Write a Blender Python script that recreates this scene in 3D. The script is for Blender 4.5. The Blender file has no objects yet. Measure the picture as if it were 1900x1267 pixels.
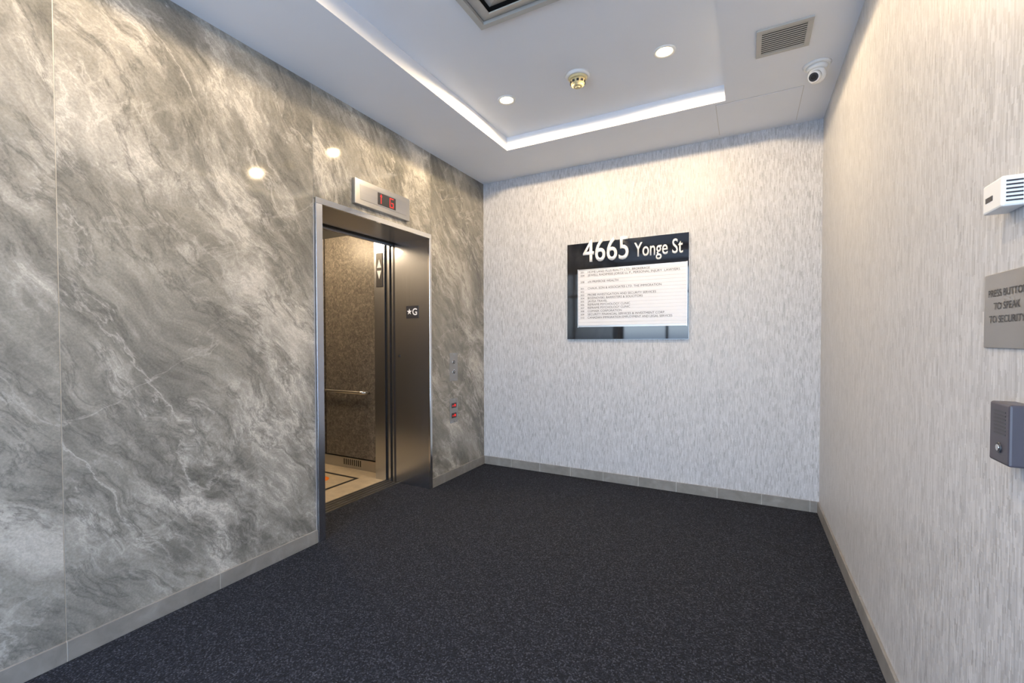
import bpy, bmesh, math
from mathutils import Matrix, Vector
S=bpy.context.scene
COL=S.collection
try:
    S.view_settings.view_transform='Standard'
    S.view_settings.look='None'
except Exception as e: print(e)

W,H=2.765,2.804
HR=2.909           # recess ceiling height
YB=-5.6            # front of lobby (behind camera)
RX0,RX1,RY0,RY1=0.577,2.172,-4.7,-0.618

# ------------------------------------------------------------------ materials
def newmat(name):
    m=bpy.data.materials.new(name); m.use_nodes=True
    nt=m.node_tree
    b=nt.nodes.get('Principled BSDF')
    return m,nt,b
def L(nt,a,b): nt.links.new(a,b)
def ramp(nt,fac,stops,interp='LINEAR'):
    r=nt.nodes.new('ShaderNodeValToRGB'); r.color_ramp.interpolation=interp
    els=r.color_ramp.elements
    while len(els)<len(stops): els.new(0.5)
    for e,(p,c) in zip(els,stops):
        e.position=p; e.color=(c,c,c,1) if isinstance(c,(int,float)) else (*c,1)
    L(nt,fac,r.inputs[0]); return r.outputs[0]
def math_(nt,op,a,b=None):
    n=nt.nodes.new('ShaderNodeMath'); n.operation=op
    for i,v in enumerate((a,b)):
        if v is None: continue
        if isinstance(v,(int,float)): n.inputs[i].default_value=v
        else: L(nt,v,n.inputs[i])
    return n.outputs[0]
def mixc(nt,fac,a,b,mode='MIX'):
    n=nt.nodes.new('ShaderNodeMix'); n.data_type='RGBA'; n.blend_type=mode
    for s,v in ((n.inputs[0],fac),(n.inputs[6],a),(n.inputs[7],b)):
        if isinstance(v,(int,float)): s.default_value=v
        elif isinstance(v,tuple): s.default_value=(*v,1)
        else: L(nt,v,s)
    return n.outputs[2]
def pos(nt):
    g=nt.nodes.new('ShaderNodeNewGeometry'); return g.outputs['Position']
def sep(nt,v):
    s=nt.nodes.new('ShaderNodeSeparateXYZ'); L(nt,v,s.inputs[0]); return s.outputs
def comb(nt,x,y,z):
    c=nt.nodes.new('ShaderNodeCombineXYZ')
    for i,v in enumerate((x,y,z)):
        if isinstance(v,(int,float)): c.inputs[i].default_value=v
        else: L(nt,v,c.inputs[i])
    return c.outputs[0]
def mapping(nt,v,loc=(0,0,0),rot=(0,0,0),scale=(1,1,1)):
    m=nt.nodes.new('ShaderNodeMapping'); L(nt,v,m.inputs[0])
    m.inputs[1].default_value=loc; m.inputs[2].default_value=rot; m.inputs[3].default_value=scale
    return m.outputs[0]
def noise(nt,v,scale,detail=4,rough=.5,dist=0,out=0):
    n=nt.nodes.new('ShaderNodeTexNoise'); L(nt,v,n.inputs['Vector'])
    n.inputs['Scale'].default_value=scale; n.inputs['Detail'].default_value=detail
    n.inputs['Roughness'].default_value=rough; n.inputs['Distortion'].default_value=dist
    return n.outputs[out]
def bump(nt,b,h,strength,dist):
    n=nt.nodes.new('ShaderNodeBump'); n.inputs['Strength'].default_value=strength
    n.inputs['Distance'].default_value=dist
    L(nt,h,n.inputs['Height']); L(nt,n.outputs[0],b.inputs['Normal'])
def simple(name,col,rough=.5,metal=0,var=0.04,scale=8,spec=None):
    m,nt,b=newmat(name)
    n=noise(nt,pos(nt),scale,3)
    lo=tuple(max(0,c*(1-var)) for c in col); hi=tuple(min(1,c*(1+var)) for c in col)
    L(nt,ramp(nt,n,[(0.3,lo),(0.7,hi)]),b.inputs['Base Color'])
    b.inputs['Roughness'].default_value=rough; b.inputs['Metallic'].default_value=metal
    if spec is not None: b.inputs['Specular IOR Level'].default_value=spec
    return m
def emis(name,col,s):
    m,nt,b=newmat(name)
    b.inputs['Base Color'].default_value=(*col,1)
    b.inputs['Emission Color'].default_value=(*col,1); b.inputs['Emission Strength'].default_value=s
    return m
def brushed(name,col,rough,axis):
    m,nt,b=newmat(name)
    sc=[(1.0,320,320),(320,1.0,320),(320,320,1.0)][axis]
    n=noise(nt,mapping(nt,pos(nt),scale=sc),1,2)
    lo=tuple(c*.95 for c in col); hi=tuple(min(1,c*1.04) for c in col)
    L(nt,ramp(nt,n,[(0.3,lo),(0.7,hi)]),b.inputs['Base Color'])
    b.inputs['Metallic'].default_value=1
    L(nt,ramp(nt,n,[(0.2,rough*.92),(0.8,rough*1.1)]),b.inputs['Roughness'])
    bump(nt,b,n,.012,.001)
    return m

def marble():
    m,nt,b=newmat('marble_slab')
    p=pos(nt); s=sep(nt,p)
    k=math_(nt,'FLOOR',math_(nt,'DIVIDE',math_(nt,'ADD',s[1],.887),1.207))
    P=comb(nt,math_(nt,'MULTIPLY',k,3.7),s[1],math_(nt,'ADD',s[2],math_(nt,'MULTIPLY',k,4.3)))
    w=nt.nodes.new('ShaderNodeTexNoise'); L(nt,P,w.inputs['Vector']); w.inputs['Scale'].default_value=1.0; w.inputs['Detail'].default_value=4; w.inputs['Roughness'].default_value=.55
    vm=nt.nodes.new('ShaderNodeVectorMath'); vm.operation='SUBTRACT'; L(nt,w.outputs[1],vm.inputs[0]); vm.inputs[1].default_value=(.5,.5,.5)
    vs=nt.nodes.new('ShaderNodeVectorMath'); vs.operation='SCALE'; L(nt,vm.outputs[0],vs.inputs[0]); vs.inputs['Scale'].default_value=.5
    va=nt.nodes.new('ShaderNodeVectorMath'); va.operation='ADD'; L(nt,P,va.inputs[0]); L(nt,vs.outputs[0],va.inputs[1])
    R=mapping(nt,va.outputs[0],rot=(math.radians(50),0,0))
    A=mapping(nt,R,scale=(1,.38,1.1))
    n1=noise(nt,A,2.0,14,.70,.0)
    base=ramp(nt,n1,[(.30,(.115,.115,.104)),(.42,(.178,.174,.156)),(.52,(.245,.237,.212)),(.61,(.33,.315,.282)),(.72,(.48,.46,.415))])
    F=mapping(nt,R,scale=(1,.15,1.3))
    n2=noise(nt,F,9,8,.74,.0)
    base=mixc(nt,.5,base,ramp(nt,n2,[(.32,.24),(.68,.78)]),'OVERLAY')
    def vein(src,sc,scale,w,dist,off,rough=.55):
        V=mapping(nt,src,loc=off,scale=sc)
        n=noise(nt,V,scale,12,rough,dist)
        a=math_(nt,'ABSOLUTE',math_(nt,'SUBTRACT',n,.5))
        return ramp(nt,a,[(0,1.),(w*.4,.55),(w*2.6,0.)])
    mask=ramp(nt,noise(nt,mapping(nt,R,loc=(9,3,1),scale=(1,.6,1.1)),1.7,6,.65),[(.45,0),(.58,1)])
    sm=math_(nt,'MULTIPLY',vein(R,(1,.40,1.15),2.0,.040,.0,(3,1,7),.73),mask)
    base=mixc(nt,math_(nt,'MULTIPLY',sm,.9),base,(.62,.595,.545))
    mask2=ramp(nt,noise(nt,mapping(nt,P,loc=(2,8,5)),1.3,3,.5),[(.42,.2),(.60,1)])
    v2=math_(nt,'MULTIPLY',math_(nt,'MULTIPLY',vein(R,(1,.30,1.0),2.2,.0050,.0,(13,4,2),.60),.8),mask2)
    base=mixc(nt,v2,base,(.52,.50,.46))
    R2=mapping(nt,va.outputs[0],rot=(math.radians(-28),0,0))
    v4=math_(nt,'MULTIPLY',math_(nt,'MULTIPLY',vein(R2,(1,.25,.9),1.5,.0030,.0,(21,9,3),.57),.5),mask2)
    base=mixc(nt,v4,base,(.50,.48,.44))
    v3=math_(nt,'MULTIPLY',vein(R,(1,.28,1.1),2.3,.009,.0,(5,8,11),.66),.65)
    base=mixc(nt,v3,base,(.095,.095,.088))
    g=noise(nt,P,110,3,.6)
    base=mixc(nt,.28,base,ramp(nt,g,[(.3,.25),(.7,.75)]),'OVERLAY')
    L(nt,base,b.inputs['Base Color'])
    b.inputs['Roughness'].default_value=.055
    b.inputs['Specular IOR Level'].default_value=.5
    return m

def wallpaper(name,ax):
    m,nt,b=newmat(name)
    s=sep(nt,pos(nt)); h=s[ax]; z=s[2]
    def strokes(rw,ln,off):
        row=math_(nt,'FLOOR',math_(nt,'DIVIDE',h,rw))
        wn=nt.nodes.new('ShaderNodeTexWhiteNoise'); wn.noise_dimensions='1D'; L(nt,math_(nt,'ADD',row,off),wn.inputs['W'])
        zz=math_(nt,'ADD',z,math_(nt,'MULTIPLY',wn.outputs[0],ln*1.7))
        cell=math_(nt,'FLOOR',math_(nt,'DIVIDE',zz,ln))
        w2=nt.nodes.new('ShaderNodeTexWhiteNoise'); w2.noise_dimensions='2D'; L(nt,comb(nt,row,cell,0),w2.inputs['Vector'])
        return w2.outputs[0]
    a=strokes(.0042,.034,0.3); c=strokes(.0084,.055,7.7)
    v=math_(nt,'ADD',math_(nt,'MULTIPLY',a,.65),math_(nt,'MULTIPLY',c,.35))
    col=ramp(nt,v,[(.05,(.35,.353,.362)),(.30,(.445,.45,.464)),(.6,(.52,.526,.543)),(.95,(.60,.606,.625))])
    L(nt,col,b.inputs['Base Color'])
    L(nt,ramp(nt,a,[(0,.35),(1,.6)]),b.inputs['Roughness'])
    bump(nt,b,v,.2,.0015)
    return m

def carpet():
    m,nt,b=newmat('carpet')
    p=pos(nt)
    v=nt.nodes.new('ShaderNodeTexVoronoi'); L(nt,p,v.inputs['Vector']); v.inputs['Scale'].default_value=165; v.inputs['Randomness'].default_value=.45
    sp=nt.nodes.new('ShaderNodeSeparateColor'); L(nt,v.outputs['Color'],sp.inputs[0])
    sh=ramp(nt,v.outputs['Distance'],[(0.15,1),(.8,.3)])
    c=ramp(nt,sp.outputs[0],[(0,(.012,.014,.020)),(.5,(.022,.0255,.037)),(.82,(.041,.047,.064)),(1,(.080,.089,.116))])
    c=mixc(nt,1,c,sh,'MULTIPLY')
    L(nt,c,b.inputs['Base Color']); b.inputs['Roughness'].default_value=.9
    b.inputs['Specular IOR Level'].default_value=.2
    bump(nt,b,sh,.5,.002)
    return m

def tile_base():
    m,nt,b=newmat('baseboard_tile')
    p=pos(nt)
    n=noise(nt,p,9,6,.6,.4)
    col=ramp(nt,n,[(.3,(.19,.182,.168)),(.55,(.24,.23,.215)),(.75,(.31,.30,.28))])
    L(nt,col,b.inputs['Base Color']); b.inputs['Roughness'].default_value=.4
    return m

def cab_stone():
    m,nt,b=newmat('cab_panel_laminate')
    p=pos(nt)
    v=noise(nt,p,30,7,.75,1.2)
    col=ramp(nt,v,[(.35,(.055,.050,.044)),(.5,(.115,.104,.090)),(.68,(.25,.225,.19))])
    L(nt,col,b.inputs['Base Color']); b.inputs['Roughness'].default_value=.35
    return m

M_marble=marble()
M_wpb=wallpaper('wallpaper_back',0); M_wpr=wallpaper('wallpaper_right',1)
M_carpet=carpet(); M_base=tile_base(); M_cab=cab_stone()
M_grout=simple('grout',(.62,.61,.58),.6)
M_paint=simple('ceiling_paint',(.76,.79,.84),.6,var=.01,scale=3)
M_white=simple('white_plastic',(.82,.82,.80),.35,var=.02)
M_cream=simple('aged_plastic',(.68,.58,.32),.4,var=.05)
M_grille=simple('grille_metal',(.46,.45,.42),.45,var=.04)
M_dark=simple('dark_void',(.012,.012,.012),.7)
M_black=simple('black_plastic',(.03,.03,.035),.35)
M_char=simple('charcoal_plastic',(.065,.06,.075),.4)
M_steelH=brushed('brushed_steel_horizontal',(.50,.50,.51),.3,1)
M_steelV=brushed('brushed_steel_vertical',(.55,.58,.65),.24,2)
M_chrome=simple('polished_steel',(.75,.74,.73),.14,1,var=.02)
M_alu=simple('aluminium',(.50,.50,.50),.35,1,var=.03)
M_plate=simple('plate_steel',(.42,.41,.40),.36,.85,var=.04)
M_gloss=simple('black_glass',(.006,.006,.008),.04,0,spec=.6)
M_ltr=simple('letter_white',(.88,.88,.88),.4,var=.01)
M_slat=simple('slat_white',(.72,.72,.74),.35,var=.02)
M_ink=simple('ink_dark',(.012,.012,.014),.6)
M_red=emis('led_red',(1,.02,.02),.40)
M_tilel=simple('cab_floor_tile',(.52,.44,.32),.3,var=.12,scale=14)
M_orange=simple('orange_decal',(.85,.22,.02),.5)
M_grayltr=simple('letter_grey',(.035,.035,.04),.4)
M_lens=simple('lens_glass',(.01,.01,.012),.05,0,spec=.8)
M_lamp=emis('lamp_warm',(1,.74,.40),24)
M_cablamp=emis('cab_lamp',(1,.80,.55),6)

# ------------------------------------------------------------------ mesh helpers
class MB:
    def __init__(s,mats): s.bm=bmesh.new(); s.mats=mats
    def box(s,lo,hi,mat=0,bevel=0,seg=2):
        lo=Vector(lo); hi=Vector(hi)
        c=(lo+hi)/2; d=hi-lo
        r=bmesh.ops.create_cube(s.bm,size=1,matrix=Matrix.Translation(c)@Matrix.Diagonal((d.x,d.y,d.z,1)))
        vs=r['verts']; fs={f for v in vs for f in v.link_faces}
        for f in fs: f.material_index=mat
        if bevel:
            es=list({e for v in vs for e in v.link_edges})
            rr=bmesh.ops.bevel(s.bm,geom=es,offset=bevel,segments=seg,profile=.5,affect='EDGES')
            for f in rr['faces']: f.material_index=mat
        return s
    def cyl(s,c,r1,r2,depth,axis='Z',mat=0,seg=48,mtx=None,smooth=True):
        R={'Z':Matrix.Identity(4),'X':Matrix.Rotation(math.pi/2,4,'Y'),'Y':Matrix.Rotation(math.pi/2,4,'X')}[axis]
        M=(mtx if mtx is not None else Matrix.Translation(Vector(c))@R)
        r=bmesh.ops.create_cone(s.bm,cap_ends=True,segments=seg,radius1=r1,radius2=r2,depth=depth,matrix=M)
        for f in {f for v in r['verts'] for f in v.link_faces}:
            f.material_index=mat; f.smooth=smooth and len(f.verts)==4
        return s
    def sphere(s,c,r,mat=0,scale=(1,1,1)):
        rr=bmesh.ops.create_uvsphere(s.bm,u_segments=32,v_segments=20,radius=r,matrix=Matrix.Translation(Vector(c))@Matrix.Diagonal((*scale,1)))
        for f in {f for v in rr['verts'] for f in v.link_faces}: f.material_index=mat; f.smooth=True
        return s
    def poly(s,pts,mat=0):
        f=s.bm.faces.new([s.bm.verts.new(p) for p in pts]); f.material_index=mat; return s
    def ring(s,c,ro,ri,z0,z1,mat=0,seg=48):
        vs=[]
        for i in range(seg):
            a=2*math.pi*i/seg; ca,sa=math.cos(a),math.sin(a)
            vs.append([s.bm.verts.new((c[0]+r*ca,c[1]+r*sa,z)) for r,z in ((ro,z1),(ro*.97,z0),(ri,z0+.001),(ri*.9,z1))])
        for i in range(seg):
            a,b=vs[i],vs[(i+1)%seg]
            for j in range(3):
                f=s.bm.faces.new((a[j],b[j],b[j+1],a[j+1])); f.material_index=mat; f.smooth=True
        return s
    def tube(s,pts,r,mat=0,seg=14):
        pts=[Vector(p) for p in pts]; rings=[]
        for i,p in enumerate(pts):
            t=(pts[min(i+1,len(pts)-1)]-pts[max(i-1,0)]).normalized()
            u=t.cross(Vector((0,0,1))); u=u.normalized() if u.length>1e-4 else Vector((1,0,0)); v=t.cross(u)
            rings.append([s.bm.verts.new(p+r*(math.cos(2*math.pi*k/seg)*u+math.sin(2*math.pi*k/seg)*v)) for k in range(seg)])
        for a,b in zip(rings,rings[1:]):
            for k in range(seg):
                f=s.bm.faces.new((a[k],a[(k+1)%seg],b[(k+1)%seg],b[k])); f.material_index=mat; f.smooth=True
        for rg in (rings[0],rings[-1]):
            f=s.bm.faces.new(rg); f.material_index=mat
        return s
    def obj(s,name,parent=None,origin=None):
        bmesh.ops.recalc_face_normals(s.bm,faces=s.bm.faces)
        vs=[v.co for v in s.bm.verts]
        if origin is None:
            lo=Vector([min(v[i] for v in vs) for i in range(3)]); hi=Vector([max(v[i] for v in vs) for i in range(3)])
            origin=(lo+hi)/2
        origin=Vector(origin)
        bmesh.ops.translate(s.bm,verts=s.bm.verts,vec=-origin)
        me=bpy.data.meshes.new(name); s.bm.to_mesh(me); s.bm.free()
        for m in s.mats: me.materials.append(m)
        o=bpy.data.objects.new(name,me); COL.objects.link(o)
        if parent:
            o.parent=parent; o.location=origin-parent.location
        else: o.location=origin
        return o
def empty(name,loc):
    e=bpy.data.objects.new(name,None); e.empty_display_size=.1; e.location=loc; COL.objects.link(e); return e

def text(name,body,origin,xdir,mat,height=None,width=None,parent=None,depth=.0006,bold=0.0,align='LEFT',maxw=None):
    cu=bpy.data.curves.new(name+'_c','FONT'); cu.body=body; cu.size=1; cu.offset=bold; cu.extrude=0
    cu.resolution_u=4
    to=bpy.data.objects.new(name+'_t',cu); COL.objects.link(to)
    bpy.context.view_layer.update()
    dg=bpy.context.evaluated_depsgraph_get()
    me=bpy.data.meshes.new_from_object(to.evaluated_get(dg))
    bpy.data.objects.remove(to)
    xs=[v.co.x for v in me.vertices]
    cap=.70
    sy=height/cap
    w0=max(xs)-min(xs)
    sx=(width/w0) if width else sy
    if maxw and w0*sx>maxw: sx=maxw/w0
    x0=min(xs); ww=w0*sx
    sh={'LEFT':0,'CENTER':-ww/2,'RIGHT':-ww}[align]
    X=Vector(xdir).normalized(); Z=Vector((0,0,1)); Nn=X.cross(Z)
    bm=bmesh.new(); bm.from_mesh(me)
    if depth>0.0015:
        r=bmesh.ops.extrude_face_region(bm,geom=bm.faces[:])
        for g in r['geom']:
            if isinstance(g,bmesh.types.BMVert): g.co.z+=1
    for v in bm.verts:
        x=(v.co.x-x0)*sx+sh; y=v.co.y*sy; zz=depth*(v.co.z if depth>.0015 else 1)
        v.co=X*x+Z*y+Nn*zz
    bm.to_mesh(me); bm.free()
    me.materials.clear(); me.materials.append(mat)
    o=bpy.data.objects.new(name,me); COL.objects.link(o)
    o.location=Vector(origin)-(parent.location if parent else Vector())
    if parent: o.parent=parent
    return o

# ------------------------------------------------------------------ room shell
T=.12
DY0,DY1,DZ=-2.088,-.905,2.125   # outer frame of elevator entrance
f=MB([M_carpet]); f.box((-.33,YB,-.05),(W+T,T,0)); f.obj('floor')
wl=MB([M_marble,M_grout])
seams=[YB,-4.504,-3.298,-2.092,-.887,0]
g=.0018
for a,b in zip(seams,seams[1:]):
    if abs(a+2.092)<.01:
        wl.box((-.02,a+g,DZ-.01),(0,b-g,H+.05))
    else:
        wl.box((-.02,a+g,0),(0,b-g,H+.05),0)
wl.box((-.12,YB,0),(-.0025,DY0+.002,H+.05),1)
wl.box((-.12,DY1-.002,0),(-.0025,T,H+.05),1)
wl.box((-.12,DY0+.002,DZ-.01),(-.0025,DY1-.002,H+.05),1)
wl.obj('wall_left')
MB([M_wpb]).box((-.0,0,0),(W+T,T,H+.05)).obj('wall_back')
MB([M_wpr]).box((W,YB,0),(W+T,0,H+.05)).obj('wall_right')
c=MB([M_paint])
c.box((-.0,RY1,H),(W,0,HR)); c.box((0,YB,H),(W,RY0,HR)); c.box((0,RY0,H),(RX0,RY1,HR)); c.box((RX1,RY0,H),(W,RY1,HR))
c.box((0,YB,HR),(W,0,HR+.05))
c.obj('ceiling')
def baseboard(name,a,b,axis,step,off=0):
    m=MB([M_base,M_grout]); t=.011; h=.08; gg=.0012
    cuts=[a]
    k=a+off if off else a+step
    while k<b-.02: cuts.append(k); k+=step
    cuts.append(b)
    for p,q in zip(cuts,cuts[1:]):
        if axis=='L': m.box((0,p+gg,0),(t,q-gg,h),0,.0012,1)
        if axis=='B': m.box((p+gg,-t,0),(q-gg,0,h),0,.0012,1)
        if axis=='R': m.box((W-t,p+gg,0),(W,q-gg,h),0,.0012,1)
    if axis=='L': m.box((0,a,0),(t-.002,b,h-.002),1)
    if axis=='B': m.box((a,-t+.002,0),(b,0,h-.002),1)
    if axis=='R': m.box((W-t+.002,a,0),(W,b,h-.002),1)
    return m.obj(name)
baseboard('baseboard_left',YB,DY0-.001,'L',.6,.5)
baseboard('baseboard_left',DY1+.001,-.0005,'L',.6,.3)
baseboard('baseboard_back',.0115,W-.0115,'B',.3)
baseboard('baseboard_right',YB,-.0005,'R',.6)

# front (behind the camera): storefront glazing
wf=MB([M_paint]); wf.box((0,YB-T,2.7),(W,YB,H+.05)); wf.box((0,YB-T,0),(.06,YB,2.7)); wf.box((W-.06,YB-T,0),(W,YB,2.7)); wf.obj('wall_front')
glass=bpy.data.materials.new('window_glass'); glass.use_nodes=True
nt=glass.node_tree; nt.nodes.clear()
o_=nt.nodes.new('ShaderNodeOutputMaterial'); mx=nt.nodes.new('ShaderNodeMixShader'); tr=nt.nodes.new('ShaderNodeBsdfTransparent'); gl=nt.nodes.new('ShaderNodeBsdfGlossy')
gl.inputs['Roughness'].default_value=.02; mx.inputs[0].default_value=.07
L(nt,tr.outputs[0],mx.inputs[1]); L(nt,gl.outputs[0],mx.inputs[2]); L(nt,mx.outputs[0],o_.inputs[0])
wd=MB([M_black,glass])
x0,x1=.06,W-.06
for x in (x0,x0+.86,x0+1.74,x1-.05): wd.box((x,YB-.08,0),(x+.05,YB-.03,2.7))
for z in (0,2.15,2.65): wd.box((x0,YB-.08,z),(x1,YB-.03,z+.05))
wd.poly([(x0,YB-.055,.03),(x1,YB-.055,.03),(x1,YB-.055,2.67),(x0,YB-.055,2.67)],1)
wd.obj('window_1')

# ------------------------------------------------------------------ elevator
el=empty('elevator',(0,-1.495,0))
fr=MB([M_steelH,M_steelV,M_chrome])
JD=-.36
fr.box((JD,DY1-.02,0),(-.0005,DY1,2.0895),1)
fr.box((0.0,DY1-.03,0),(.018,DY1,2.0875),2,.002)
fr.box((JD,DY0,0),(-.0005,DY0+.02,2.0895),1)
fr.box((0.0,DY0,0),(.018,DY0+.05,2.0875),1,.002)
fr.box((JD,DY0,2.09),(-.0005,DY1,2.11),0)
fr.box((0.0,DY0,2.088),(.018,DY1,DZ),2,.002)
fr.obj('entrance_frame',el)
d=MB([M_dark,M_steelV,M_black,M_alu])
for (yy0,yy1) in ((DY1-.015,DY1+.03),(DY0-.03,DY0+.015)):
    d.box((-.385,yy0,0),(JD-.0005,yy1,2.2),2)
    d.box((-.402,yy0,0),(-.387,yy1,2.2),1)
    d.box((-.42,yy0+.004,0),(-.403,yy1,2.2),0)
    d.box((-.445,yy0-.008 if yy0>-1.5 else yy0,0),(-.421,yy1 if yy0>-1.5 else yy1+.008,2.084),1)
    d.box((-.475,yy0+.006,0),(-.446,yy1,2.2),0)
d.box((-.475,DY0,2.085),(JD-.0005,DY1,2.22),0)
d.box((-.42,DY0+.02,2.07),(-.40,DY1-.02,2.12),3)
d.obj('door_track_and_edges',el)
s=MB([M_alu,M_dark])
s.box((-.50,DY0,-.04),(-.332,DY1,.002),0)
for x in (-.36,-.40,-.44,-.48): s.box((x-.006,DY0+.02,-.02),(x+.006,DY1-.02,.0028),1)
s.obj('sill',el)
CX0,CX1,CY0,CY1,CZ=-1.95,-.60,-2.25,-.78,2.36
cb=MB([M_steelV,M_cab,M_dark,M_alu,M_tilel,M_black,M_orange])
cb.box((CX0-.03,CY1,-.02),(CX1,CY1+.03,CZ),2)
cb.box((CX0-.03,CY0-.03,-.02),(CX1,CY0,CZ),2)
cb.box((CX0-.03,CY0,-.02),(CX0,CY1,CZ),2)
cb.box((CX0,CY0,CZ),(CX1,CY1,CZ+.03),3)
cb.box((CX0,CY1-.012,0),(CX1,CY1,.10),3); cb.box((CX0,CY0,0),(CX1,CY0+.012,.10),3); cb.box((CX0,CY0,0),(CX0+.012,CY1,.10),3)
for a,b in ((-1.372,-.64),(-1.92,-1.392)):
    cb.box((a,CY1-.02,.115),(b,CY1-.001,2.26),1,.003); cb.box((a,CY0+.001,.115),(b,CY0+.02,2.26),1,.003)
for a,b in ((CY0+.03,-1.77),(-1.75,-1.28),(-1.26,CY1-.03)):
    cb.box((CX0+.001,a,.115),(CX0+.02,b,2.26),1,.003)
for i in range(9):
    x=-1.14+i*.027
    cb.box((x,CY1-.0135,.03),(x+.011,CY1-.011,.088),2)
cb.box((-.60,-.925,0),(-.48,CY1+.03,CZ),0); cb.box((-.60,CY0-.03,0),(-.48,DY0+.03,CZ),0)
cb.box((-.60,DY0+.03,2.13),(-.48,-.925,CZ),0)
cb.box((CX0,CY0,-.03),(-.50,CY1,0),4)
bx0,bx1,by0,by1=-1.72,-.74,-2.0,-.99; bw=.03
cb.box((bx0,by1-bw,0),(bx1,by1,.001),5); cb.box((bx0,by0,0),(bx1,by0+bw,.001),5)
cb.box((bx0,by0+bw,0),(bx0+bw,by1-bw,.001),5); cb.box((bx1-bw,by0+bw,0),(bx1,by1-bw,.001),5)
cb.cyl((-1.03,-1.19,.001),.085,.085,.002,mat=6)
cb.obj('cab',el)
h=MB([M_chrome])
zr=.755; yr=CY1-.075
pts=[(-.80,CY1-.02,zr)]
for i in range(7):
    a=math.pi/2*i/6; pts.append((-.80-.055*(1-math.cos(a)),CY1-.02-.055*math.sin(a),zr))
pts+=[(-1.3,yr,zr),(-1.85,yr,zr),(-1.85,CY1-.02,zr)]
h.tube(pts,.017); h.obj('handrail',el)
MB([M_cablamp]).cyl((-1.0,-1.3,CZ-.004),.06,.06,.006).cyl((-1.0,-1.9,CZ-.004),.06,.06,.006).cyl((-1.6,-1.3,CZ-.004),.06,.06,.006).cyl((-1.6,-1.9,CZ-.004),.06,.06,.006).obj('cab_lights',el)
for i,(x,y) in enumerate(((-1.0,-1.5),(-1.55,-1.6))):
    ld=bpy.data.lights.new('cab_lamp','POINT'); ld.energy=28; ld.color=(1,.74,.46); ld.shadow_soft_size=.06
    lo=bpy.data.objects.new('cab_lamp_%d'%i,ld); COL.objects.link(lo); lo.parent=el; lo.location=Vector((x,y,CZ-.09))-el.location
ln=MB([M_black,M_ltr]); yl=-.925
ln.box((-.572,yl-.006,1.72),(-.498,yl,2.02),0,.002)
ln.poly([(-.56,yl-.007,1.89),(-.51,yl-.007,1.89),(-.535,yl-.007,1.965)],1)
ln.poly([(-.56,yl-.007,1.865),(-.51,yl-.007,1.865),(-.535,yl-.007,1.79)],1)
ln.obj('direction_lantern',el)
jp=MB([M_black,M_ltr]); yj=DY1-.02
jp.box((-.235,yj-.003,1.435),(-.105,yj,1.54),0)
cx,cz=-.200,1.49
star=[]
for i in range(10):
    r=.026 if i%2==0 else .0105; a=math.pi/2+i*math.pi/5
    star.append((cx+r*math.cos(a)*1.1,yj-.0045,cz+r*math.sin(a)*1.1))
jp.poly(star,1)
jp.cyl((-.315,yj-.001,1.11),.012,.012,.004,'Y',0,24)
jp.obj('floor_plate',el)
text('floor_plate_letter','G',(-.168,yj-.0035,1.462),(1,0,0),M_ltr,height=.056,width=.05,parent=el,bold=.02)

ip=empty('elevator_floor_indicator',(0,-1.488,2.25))
m=MB([M_alu,M_steelH,M_black])
y0,y1,z0,z1=-1.775,-1.203,2.166,2.336
m.box((0,y0,z0),(.03,y1,z1),0,.003)
m.box((.03,y0+.045,z0+.035),(.032,y1-.045,z1-.035),1)
m.box((.032,-1.56,z0+.043),(.0335,-1.37,z1-.043),2)
m.obj('housing',ip)
a=MB([M_red])
xx=.0342
def seg(ya,za,yb,zb): a.box((xx-.0005,min(ya,yb),min(za,zb)),(xx,max(ya,yb),max(za,zb)))
seg(-1.53,2.22,-1.524,2.28); a.poly([(xx,-1.539,2.268),(xx,-1.515,2.268),(xx,-1.527,2.286)])
for q in ((-1.437,2.217,-1.431,2.285),(-1.437,2.279,-1.395,2.285),(-1.437,2.217,-1.395,2.223),(-1.401,2.217,-1.395,2.252),(-1.42,2.247,-1.395,2.253)): seg(*q)
a.obj('display_segments',ip)

def callpanel(z0,z1,red):
    e=empty('elevator_call_button_panel',(0,-.555,(z0+z1)/2))
    m=MB([M_plate,M_black,M_chrome,M_red]); y0,y1=-.618,-.492
    m.box((0,y0,z0),(.003,y1,z1),0,.001,1)
    for k,zz in enumerate(((z0+z1)/2+.045,(z0+z1)/2-.045)):
        if not red:
            m.cyl((.004,-.555,zz),.021,.021,.006,'X',2,32); m.cyl((.007,-.555,zz),.015,.015,.005,'X',1,32)
            sgn=1 if k==0 else -1
            m.poly([(.0098,-.563,zz-.005*sgn),(.0098,-.547,zz-.005*sgn),(.0098,-.555,zz+.007*sgn)],2)
        else:
            m.box((.003,-.592,zz-.022),(.0055,-.518,zz+.022),1,.002,1)
            m.poly([(.0058,-.582,zz-.008),(.0058,-.566,zz-.008),(.0058,-.574,zz+.010)],3)
            m.cyl((.006,-.542,zz),.012,.012,.002,'X',3,24)
    for zz in (z0+.012,z1-.012): m.cyl((.0032,-.555,zz),.004,.004,.002,'X',2,12)
    m.obj('plate',e)
callpanel(.878,1.132,False); callpanel(.502,.722,True)

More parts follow.
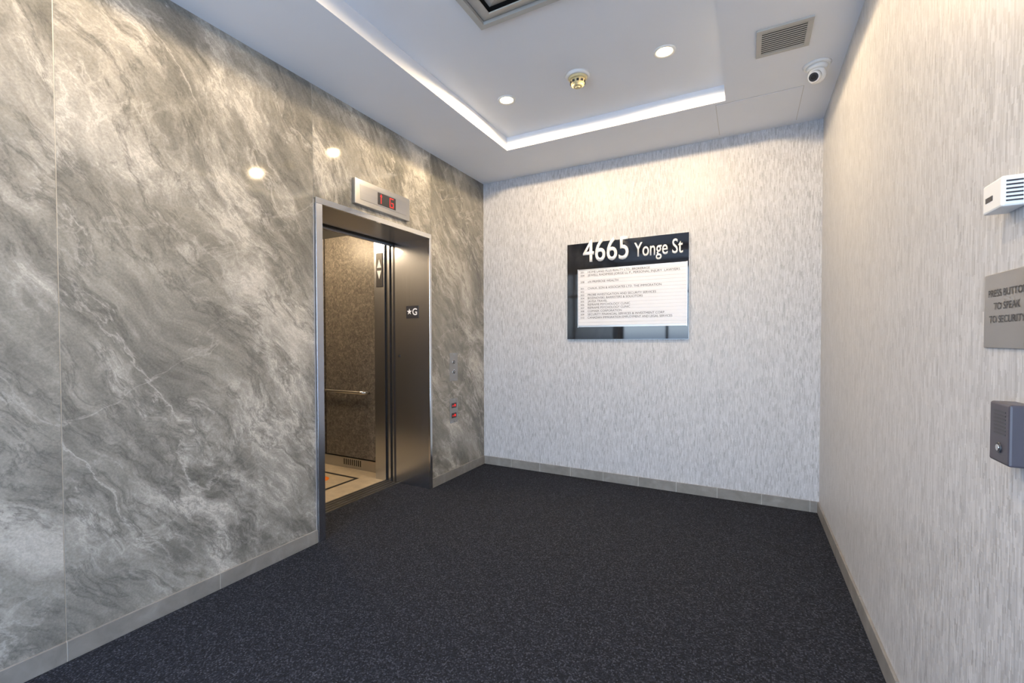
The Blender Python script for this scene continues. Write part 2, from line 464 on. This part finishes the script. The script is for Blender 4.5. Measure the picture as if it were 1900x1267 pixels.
# ------------------------------------------------------------------ directory sign
sg=empty('directory_sign',(1.39,0,1.68))
sx0,sx1,sz0,sz1=.886,1.899,1.252,2.104
m=MB([M_gloss,M_alu,M_slat,M_plate])
m.box((sx0+.02,-.012,sz0+.02),(sx1-.02,0,sz1-.02),1)
m.box((sx0,-.022,sz0),(sx1,-.012,sz1),0,.0012,1)
m.box((sx0-.002,-.0165,sz0-.002),(sx1+.002,-.012,sz1+.002),1)
dz=.0287; ztop=1.845+dz*.5+.012
dx0,dx1=.990,1.886
m.box((dx0,-.026,1.36),(dx1,-.022,ztop),3)
for i in range(17):
    zt=1.845+dz*.5-i*dz
    m.box((dx0+.001,-.0295,zt-dz+.0014),(dx1-.001,-.026,zt),2,.0007,1)
m.box((dx0-.004,-.0315,1.356),(dx0,-.022,ztop+.002),1); m.box((dx1,-.0315,1.356),(dx1+.004,-.022,ztop+.002),1)
m.obj('board',sg)
names={0:('201','HOME LAND PLUS REALTY LTD., BROKERAGE'),1:('204','JEWELL RADIMISIS JORGE LL P., PERSONAL INJURY  LAWYERS'),
3:('208','oN PRIMROSE WEALTH'),5:('301','CHALK, SON & ASSOCIATES LTD. THE IMMIGRATION'),6:('302',''),7:('303','PROBE INVESTIGATION AND SECURITY SERVICES'),
8:('304','BOZINOVSKI, BARRISTERS & SOLICITORS'),9:('305','JAVISA TRAVEL'),10:('306','REFRAME PSYCHOLOGY CLINIC'),11:('307','REFRAME PSYCHOLOGY CLINIC'),
12:('308','COMAEK CORPORATION'),13:('309','SECURITY FINANCIAL SERVICES & INVESTMENT CORP.'),14:('310','CANADIAN IMMIGRATION EMPLOYMENT AND LEGAL SERVICES')}
for i,(n,t) in names.items():
    zb=1.845-i*dz-.009
    text('suite_number_%s'%n,n,(1.012,-.0296,zb),(1,0,0),M_ink,height=.0165,parent=sg,bold=0)
    if t: text('tenant_%s'%n,t,(1.078,-.0296,zb),(1,0,0),M_ink,height=.0180,width=.0140*len(t) if len(t)>40 else None,parent=sg,bold=0,maxw=.79)
text('number','4665',(1.035,-.022,1.935),(1,0,0),M_ltr,height=.195,width=.395,parent=sg,depth=.012,bold=.008)
text('street','Yonge St',(1.475,-.022,1.945),(1,0,0),M_ltr,height=.118,width=.38,parent=sg,depth=.006,bold=.008)

# ------------------------------------------------------------------ ceiling items
def downlight(x,y,e=110):
    d=empty('recessed_downlight',(x,y,HR))
    m=MB([M_white]); m.ring((x,y),.062,.046,HR-.006,HR); m.obj('trim_ring',d)
    MB([M_lamp]).sphere((x,y,HR),.047,scale=(1,1,.22)).obj('lens',d)
    ld=bpy.data.lights.new('bulb','SPOT'); ld.energy=e; ld.color=(1,.75,.46); ld.spot_size=math.radians(179); ld.spot_blend=.1; ld.shadow_soft_size=.03
    lo=bpy.data.objects.new('bulb',ld); COL.objects.link(lo); lo.parent=d; lo.location=(0,0,-.0125)
for x,y in ((.847,-1.155),(1.879,-1.182),(.847,-3.30),(1.879,-3.30)): downlight(x,y,94)

x,y=1.367,-1.194
m=MB([M_cream,M_black,M_white])
m.cyl((x,y,HR-.008),.066,.078,.016,mat=2)
m.cyl((x,y,HR-.022),.052,.060,.014)
m.cyl((x,y,HR-.045),.040,.047,.034)
for i in range(10):
    a=2*math.pi*i/10
    M=Matrix.Translation((x+.0445*math.cos(a),y+.0445*math.sin(a),HR-.046))@Matrix.Rotation(a,4,'Z')@Matrix.Diagonal((.006,.015,.012,1))
    r=bmesh.ops.create_cube(m.bm,size=1,matrix=M)
    for f_ in {f_ for v in r['verts'] for f_ in v.link_faces}: f_.material_index=1
m.cyl((x,y,HR-.066),.026,.040,.010)
m.cyl((x,y,HR-.073),.012,.016,.006,mat=0)
m.obj('smoke_detector')

m=MB([M_grille,M_dark])
ax0,ax1,ay0,ay1=1.07,1.67,-2.49,-1.89
def sqring(i0,i1,za,zb,mat=0):
    o=[(ax0+i0,ay0+i0),(ax1-i0,ay0+i0),(ax1-i0,ay1-i0),(ax0+i0,ay1-i0)]
    n=[(ax0+i1,ay0+i1),(ax1-i1,ay0+i1),(ax1-i1,ay1-i1),(ax0+i1,ay1-i1)]
    for k in range(4):
        j=(k+1)%4
        m.poly([(*o[k],za),(*o[j],za),(*n[j],zb),(*n[k],zb)],mat)
sqring(0,0.0001,HR-.001,HR-.022); sqring(0,.03,HR-.022,HR-.022); sqring(.03,.0305,HR-.022,HR-.001)
for k in range(3):
    a0=.034+k*.075
    sqring(a0,a0+.066,HR-.006,HR-.03); sqring(a0+.066,a0+.0665,HR-.03,HR-.024); sqring(a0+.0665,a0+.0,HR-.024,HR-.002)
m.box((ax0+.03,ay0+.03,HR-.002),(ax1-.03,ay1-.03,HR-.0005),1)
m.box((ax0+.27,ay0+.27,HR-.028),(ax1-.27,ay1-.27,HR-.004),0)
m.obj('ceiling_air_diffuser')

m=MB([M_grille,M_dark])
vx0,vx1,vy0,vy1=2.336,2.578,-1.306,-1.052
t=.024; zz=H-.010
m.box((vx0,vy0,zz),(vx1,vy0+t,H),0,.0015); m.box((vx0,vy1-t,zz),(vx1,vy1,H),0,.0015)
m.box((vx0,vy0+t,zz),(vx0+t,vy1-t,H),0,.0015); m.box((vx1-t,vy0+t,zz),(vx1,vy1-t,H),0,.0015)
m.box((vx0+t,vy0+t,H-.0015),(vx1-t,vy1-t,H-.0002),1)
n=11
for i in range(n):
    yy=vy0+t+(vy1-vy0-2*t)*(i+.5)/n
    m.box((vx0+t-.001,yy-.0045,H-.008),(vx1-t+.001,yy+.0045,H-.007),0)
m.obj('ceiling_vent_grille')

cx,cy=2.640,-.80
m=MB([M_white,M_black,M_lens])
m.cyl((cx,cy,H-.006),.062,.069,.012)
m.cyl((cx,cy,H-.022),.044,.054,.022)
bc=Vector((cx,cy,H-.058)); m.sphere(bc,.044)
dr=Vector((-.35,-.75,-.45)).normalized()
q=dr.to_track_quat('Z','Y').to_matrix().to_4x4()
m.cyl(None,.033,.028,.024,mtx=Matrix.Translation(bc+dr*.040)@q)
m.cyl(None,.023,.023,.004,mat=1,mtx=Matrix.Translation(bc+dr*.0515)@q)
m.cyl(None,.012,.012,.004,mat=2,mtx=Matrix.Translation(bc+dr*.054)@q)
m.obj('security_camera')

m=MB([M_paint,M_grille])
a0,a1,b0,b1=2.112,2.600,-.582,-.070
m.box((a0,b0,H-.0012),(a1,b1,H),1)
m.box((a0+.003,b0+.003,H-.003),(a1-.003,b1-.003,H-.001),0)
m.obj('ceiling_access_panel')

# ------------------------------------------------------------------ right-wall devices
m=MB([M_white,M_black])
m.box((2.727,-2.772,1.503),(W,-2.690,1.562),0,.004)
m.box((2.7262,-2.735,1.524),(2.728,-2.705,1.534),1)
for i in range(6):
    z=1.512+i*.0075
    m.box((2.733,-2.7728,z),(2.756,-2.7712,z+.003),1)
m.obj('thermostat')
pl=empty('security_notice_plaque',(W,-2.70,1.308))
m=MB([M_plate]); m.box((W-.004,-2.805,1.229),(W,-2.600,1.387),0,.001,1); m.obj('plate',pl)
for i,(t,w) in enumerate((('PRESS BUTTON',.160),('TO SPEAK',.110),('TO SECURITY',.150))):
    text('text_%d'%i,t,(W-.0042,-2.702,1.338-i*.0275),(0,-1,0),M_grayltr,height=.0145,width=w,parent=pl,align='CENTER',bold=.012)
m=MB([M_char,M_black,M_chrome])
m.box((2.727,-2.820,1.010),(W,-2.740,1.126),0,.004)
for i in range(7):
    z=1.066+i*.007
    m.box((2.7264,-2.806,z),(2.7275,-2.760,z+.003),1)
m.cyl((2.7265,-2.783,1.040),.010,.010,.004,'X',1,24); m.cyl((2.7255,-2.783,1.040),.006,.006,.004,'X',2,24)
m.obj('wall_intercom')

# ------------------------------------------------------------------ world, camera
w=bpy.data.worlds.new('world'); S.world=w; w.use_nodes=True
nt=w.node_tree; bg=nt.nodes['Background']
tc=nt.nodes.new('ShaderNodeTexCoord'); sz=sep(nt,tc.outputs['Generated'])
colr=ramp(nt,sz[2],[(0,(.34,.45,.62)),(.02,(.68,.84,1.0)),(.5,(.38,.60,1.0))])
L(nt,colr,bg.inputs[0]); bg.inputs[1].default_value=10.4
cam=bpy.data.cameras.new('camera'); co=bpy.data.objects.new('camera',cam); COL.objects.link(co)
cam.sensor_width=36; cam.sensor_fit='HORIZONTAL'; cam.lens=855.338/1900*36
cam.shift_x=49.495/1900; cam.shift_y=14.624/1900; cam.clip_start=.02
M=Matrix.Rotation(.5151,4,'Z')@Matrix.Rotation(math.pi/2-.0209,4,'X')@Matrix.Rotation(-.0031,4,'Z')
M.translation=(2.3023,-4.0368,1.25)
co.matrix_world=M
S.camera=co
